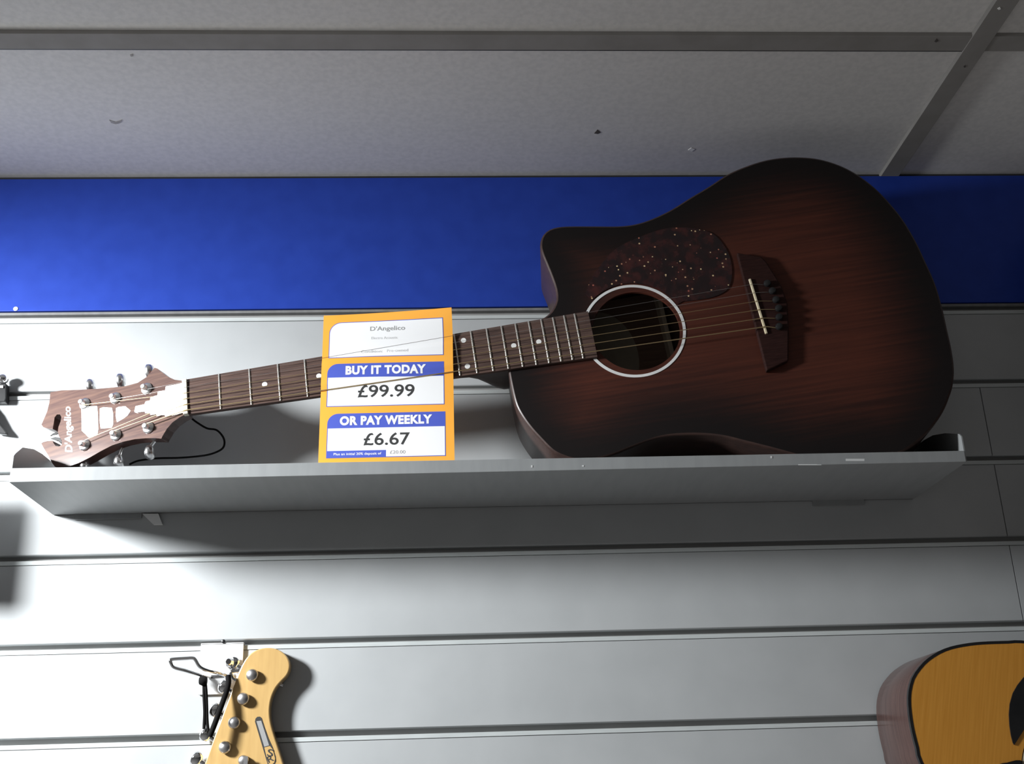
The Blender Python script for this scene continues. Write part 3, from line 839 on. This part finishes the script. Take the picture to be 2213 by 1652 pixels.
cap = [(1194, 1135), (1200, 1098), (1222, 1075), (1255, 1072), (1275, 1090), (1310, 1200), (1360, 1340), (1410, 1450), (1445, 1560), (1450, 1615), (1430, 1660), (1385, 1690), (1350, 1660)]
decal('logo_plate', [cap], M['ink'], EY - .0003)
decal('logo_stripe', [[(1212, 1128), (1270, 1122), (1368, 1425), (1308, 1442)]], M['ink_pale'], EY - .0005)
decal('logo_field', [[(1308, 1450), (1378, 1432), (1412, 1475), (1440, 1585), (1430, 1635), (1390, 1668), (1355, 1640)]], M['maple'], EY - .0005)
for s, (A, B, hh) in (('S', ((1338, 1555), (1372, 1560), .0075)), ('R', ((1362, 1640), (1412, 1615), .0065))):
    tv, tf = text2d(s, .0062, hh, bold=.01)
    o0 = np.array(e5(*A, EY - .0007)); uu = np.array(e5(*B, EY - .0007)) - o0; uu /= np.linalg.norm(uu)
    vv = np.array([-uu[2], 0, uu[0]])
    w = MB(); w.add([o0 + uu * a + vv * b for a, b in tv], tf); eb(w, 'logo_letter', M['ink'], h_)

# ------------------------------------------------------------------ chrome hanger for that guitar
HL = at(480, 1420, 0)
hang = empty('wall_hanger', HL); tag(hang, 'chrome wall hanger clipped in a groove behind the pale amber headstock', 'hanger')


def hb(mb, name, m, parent=hang, **k):
    mb.v = [tuple(np.array(p) - HL) for p in mb.v]; return mb.build(name, m, parent, **k)


a, b = at(436, 1391, 0), at(528, 1391, 0)
w = MB(); w.box((a[0], -.0035, .1335), (b[0], -.0008, .1885)); w.box((a[0], -.0035, .1870), (b[0], .006, .1890))
hb(w, 'hanger_plate', M['plain_white'], bevel=.0005)
w = MB(); w.lathe([(.0022, 0), (.0022, .0008), (.001, .0012)], at(483, 1387, -.0036), (0, -1, 0), 12); hb(w, 'plate_rivet', M['black'])
q = lambda x, y, Y: at(360 + x / 10.325, 1380 + y / 10.325, Y * .27)
pr = [q(1330, 830, -.012), q(1150, 775, -.04), q(940, 725, -.075), q(745, 640, -.105), q(640, 480, -.112), q(575, 445, -.113), q(440, 450, -.113), q(130, 470, -.113), q(85, 500, -.114), q(100, 560, -.114), q(170, 655, -.106), q(420, 725, -.09), q(700, 810, -.06), q(880, 850, -.03), q(1000, 870, -.004)]
w = MB(); w.tube(catmull(pr, 5, closed=False), .0021, 10); hb(w, 'hook_prong', M['chrome'], smooth=60)
pr2 = [p * np.array([1, .35, 1]) + np.array([.062, 0, -.012]) for p in pr]
w = MB(); w.tube(catmull(pr2, 5, closed=False), .0021, 10); hb(w, 'hook_prong', M['chrome'], smooth=60)
w = MB(); a = q(1000, 870, -.006); w.tube([a, q(1330, 850, -.006), q(1540, 850, -.006)], .0028, 10); w.lathe([(.004, 0), (.006, .004), (.006, .012), (.003, .016)], q(1440, 560, -.0035), (0, -1, 0), 16)
hb(w, 'hook_bar', M['chrome'], smooth=50)

w = MB()
for pts in ([(835, 850, -.062), (830, 960, -.06), (835, 1300, -.06), (850, 1650, -.06), (840, 1900, -.062), (835, 2020, -.066)],
            [(845, 860, -.064), (880, 1150, -.06), (895, 1500, -.058), (905, 1850, -.06), (930, 2080, -.064)]):
    w.tube(catmull([q(*p) for p in pts], 6, closed=False), .0017, 8)
w.lathe([(.004, -.004), (.006, 0), (.004, .004)], q(815, 950, -.062), (1, 0, 0), 10)
L0 = q(835, 850, -.062); w.v = [tuple(np.array(p) - L0) for p in w.v]
o = w.build('retaining_strap', M['rubber'], None, smooth=60); o.location = L0
tag(o, 'doubled black strap hanging straight down from the hanger hook', 'strap', 'black straps on the wall hanger')
w = MB(); pts = [(1375, 830, -.07), (1380, 1000, -.075), (1340, 1180, -.08), (1270, 1380, -.09), (1190, 1600, -.10), (1080, 1900, -.105), (960, 2200, -.11)]
w.tube(catmull([q(*p) for p in pts], 6, closed=False), .0030, 8); L0 = q(1375, 830, -.07); w.v = [tuple(np.array(p) - L0) for p in w.v]
o = w.build('retaining_strap', M['rubber'], None, smooth=60); o.location = L0
tag(o, 'black strap running slanted along the left edge of the pale amber headstock', 'strap', 'black straps on the wall hanger')

# ------------------------------------------------------------------ natural-top guitar hanging at the lower right
AY = -.102
TH = R(14.0)
axd = np.array([-math.sin(TH), 0, -math.cos(TH)])     # along the neck towards the tail
aup = np.array([-math.cos(TH), 0, math.sin(TH)])      # towards the viewer's left
HC = np.array([.633, AY, .021])
am = Matrix.Identity(4)
for i in range(3):
    am[i][0] = axd[i]; am[i][1] = aup[i]; am[i][2] = (0, -1, 0)[i]; am[i][3] = HC[i]
nat = empty('acoustic_guitar', mat=am)
tag(nat, 'golden natural-top acoustic guitar hanging at the lower right corner against the slats', 'guitar')
AM = np.stack([axd, aup, np.array([0, -1., 0])], 1)
loc = lambda p: (AM.T @ (np.array(p) - HC))
e6 = lambda cx, cy: loc(at(1860 + cx / 5.657, 1360 + cy / 5.657, AY))[:2]
left = [e6(*p) for p in ((1990, 147), (1800, 150), (1500, 160), (1300, 180), (1100, 220), (950, 280), (800, 380), (700, 490), (630, 600), (592, 740), (582, 860), (590, 1000), (610, 1150), (640, 1300), (680, 1450), (735, 1650))]
xs_ = left[0][0]
half = [(xs_ - .003, .018)] + [tuple(p) for p in left if p[1] > .03] + [(.075, .128), (.115, .127), (.16, .138), (.21, .160), (.26, .182), (.305, .194), (.345, .192), (.378, .172), (.398, .130), (.408, .07), (.410, .02)]
full = [np.array(p) for p in half] + [np.array((p[0], -p[1])) for p in half[::-1]]
A2 = ccw(resample(catmull(full, 5), 240))
aback = lambda x: -.0985
bodyN, A2i = body_shell(A2, 0.0, aback, 'body', M['side_red'], nat, r=.0012)
A2b = inset(A2, .0026)
V, F, rim = soundboard_mesh(A2b, (0, 0), .050, 0.0004, 16)
obj('soundboard', V, F, M['spruce'], nat, smooth=40)
n = len(A2); vs = np.r_[np.c_[inset(A2, -.0004), np.full(n, -.004)], np.c_[inset(A2, -.0004), np.full(n, .0006)], np.c_[A2b, np.full(n, .0006)], np.c_[A2b, np.full(n, -.001)]]
obj('binding', vs, [(k * n + i, k * n + (i + 1) % n, (k + 1) * n + (i + 1) % n, (k + 1) * n + i) for k in range(3) for i in range(n)], M['black'], nat, smooth=40)
q_ = [(-.10, -.09), (.12, -.09), (.12, .09), (-.10, .09)]
w = MB(); w.prism([(*p, -.096) for p in q_], [(*p, -.094) for p in q_]); w.build('inner_back', M['inside'], nat)
ros = ring_mesh((0, 0), .0515, .0605, .0002, .0007); rosette = ros.build('rosette', M['bridgewood'], nat)
for r_ in (.0525, .0550, .0565, .0590):
    ring_mesh((0, 0), r_ - .0004, r_ + .0005, .0004, .0009).build('rosette_line', M['bone'], rosette)
e7 = lambda cx, cy: loc(at(2100 + cx / 7.797, 1440 + cy / 7.797, AY - .001))[:2]
pg = [e7(*p) for p in ((1100, 60), (960, 120), (870, 195), (770, 320), (690, 460), (640, 640), (625, 820), (635, 1000), (660, 1170), (690, 1290), (712, 1330), (750, 1275), (830, 1150), (890, 1055), (1000, 900), (1080, 780), (1150, 500))]
w = MB(); w.prism([(*p, .0004) for p in pg], [(*p, .0016) for p in pg]); w.build('pickguard', M['black'], nat)
pb = [e7(*p) for p in ((470, 1652), (520, 1638), (590, 1630), (640, 1615), (740, 1590), (820, 1590), (860, 1652), (860, 1900), (470, 1900))]
w = MB(); w.prism([(*p, .0008) for p in pb], [(*p, .0018) for p in pb]); w.build('lower_pickguard', M['black'], nat)
w = MB(); w.prism([(-.058, -.028, .0004), (-.058, .028, .0004), (-.50, .0215, .0004), (-.50, -.0215, .0004)], [(-.058, -.028, .0062), (-.058, .028, .0062), (-.50, .0215, .0062), (-.50, -.0215, .0062)])
w.build('fretboard', M['rosewood'], nat)
w = MB(); w.prism([(-.125, s * .026, d) for s, d in ((-1, .0004), (1, .0004), (.8, -.014), (.3, -.022), (-.3, -.022), (-.8, -.014))], [(-.5, s * .021, d) for s, d in ((-1, .0004), (1, .0004), (.8, -.010), (.3, -.016), (-.3, -.016), (-.8, -.010))])
w.build('neck', M['neckwood'], nat, bevel=.001)
hs = [(-.50, .0215), (-.53, .032), (-.69, .036), (-.70, .03), (-.70, -.03), (-.69, -.036), (-.53, -.032), (-.50, -.0215)]
w = MB(); w.prism([(x, y, -.016 + (x + .5) * .2) for x, y in hs], [(x, y, 0.002 + (x + .5) * .2) for x, y in hs]); w.build('headstock', M['neckwood'], nat, bevel=.001)
w = MB(); w.prism([(.225, -.075, .0004), (.258, -.075, .0004), (.258, .075, .0004), (.225, .075, .0004)], [(.227, -.073, .009), (.256, -.073, .009), (.256, .073, .009), (.227, .073, .009)])
w.build('bridge', M['bridgewood'], nat, bevel=.001)

# ------------------------------------------------------------------ black hanger at the left edge
BY = -.012
L0 = at(2, 850, BY)
blk = empty('wall_hanger', L0); tag(blk, 'black plastic wall hanger with a chrome ball at the left edge of the picture', 'hanger')


def bb_(mb, name, m, parent=blk, **k):
    mb.v = [tuple(np.array(p) - L0) for p in mb.v]; return mb.build(name, m, parent, **k)


z_ = lambda cx, cy, Y=BY: at(cx / 5.9, 760 + cy / 5.9, Y)
p3 = [z_(*p) for p in ((-300, 410), (-150, 395), (60, 392), (76, 412), (76, 560), (74, 600), (60, 640), (-20, 640), (-300, 640))]
w = MB(); w.prism([p + np.array([0, .0115, 0]) for p in p3], p3); bb_(w, 'bracket', M['black'], bevel=.0008)
w = MB(); w.prism([z_(*p) + np.array([0, -.0015, 0]) for p in ((-300, 440), (45, 440), (45, 470), (-300, 470))], [z_(*p) + np.array([0, .001, 0]) for p in ((-300, 440), (45, 440), (45, 470), (-300, 470))]); bb_(w, 'metal_strip', M['nickel'])
w = MB(); w.lathe([(.002, -.0065), (.0048, -.0048), (.0066, 0), (.0048, .0048), (.002, .0065)], z_(38, 352), (0, -1, 0), 18); bb_(w, 'ball_end', M['chrome'], smooth=60)
p3 = [z_(*p) for p in ((-220, 600), (-90, 760), (0, 930), (45, 985), (84, 1035), (72, 1054), (0, 1046), (-90, 1030), (-260, 760))]
w = MB(); w.prism([p + np.array([0, .006, 0]) for p in p3], p3); bb_(w, 'lower_arm', M['black'], bevel=.0008)
w = MB(); w.box((-.74, -.105, .285), (-.588, -.099, .395)); bb_(w, 'shadow_caster_plate', M['black'])  # unseen plate, added out of view to cast the shadow at the left
w = MB(); w.tube([z_(-280, 520), (-.66, -.06, .44), (-.68, -.102, .40)], .004, 8); bb_(w, 'shadow_caster_arm', M['black'], smooth=60)  # added arm joining the unseen shadow plate to the bracket
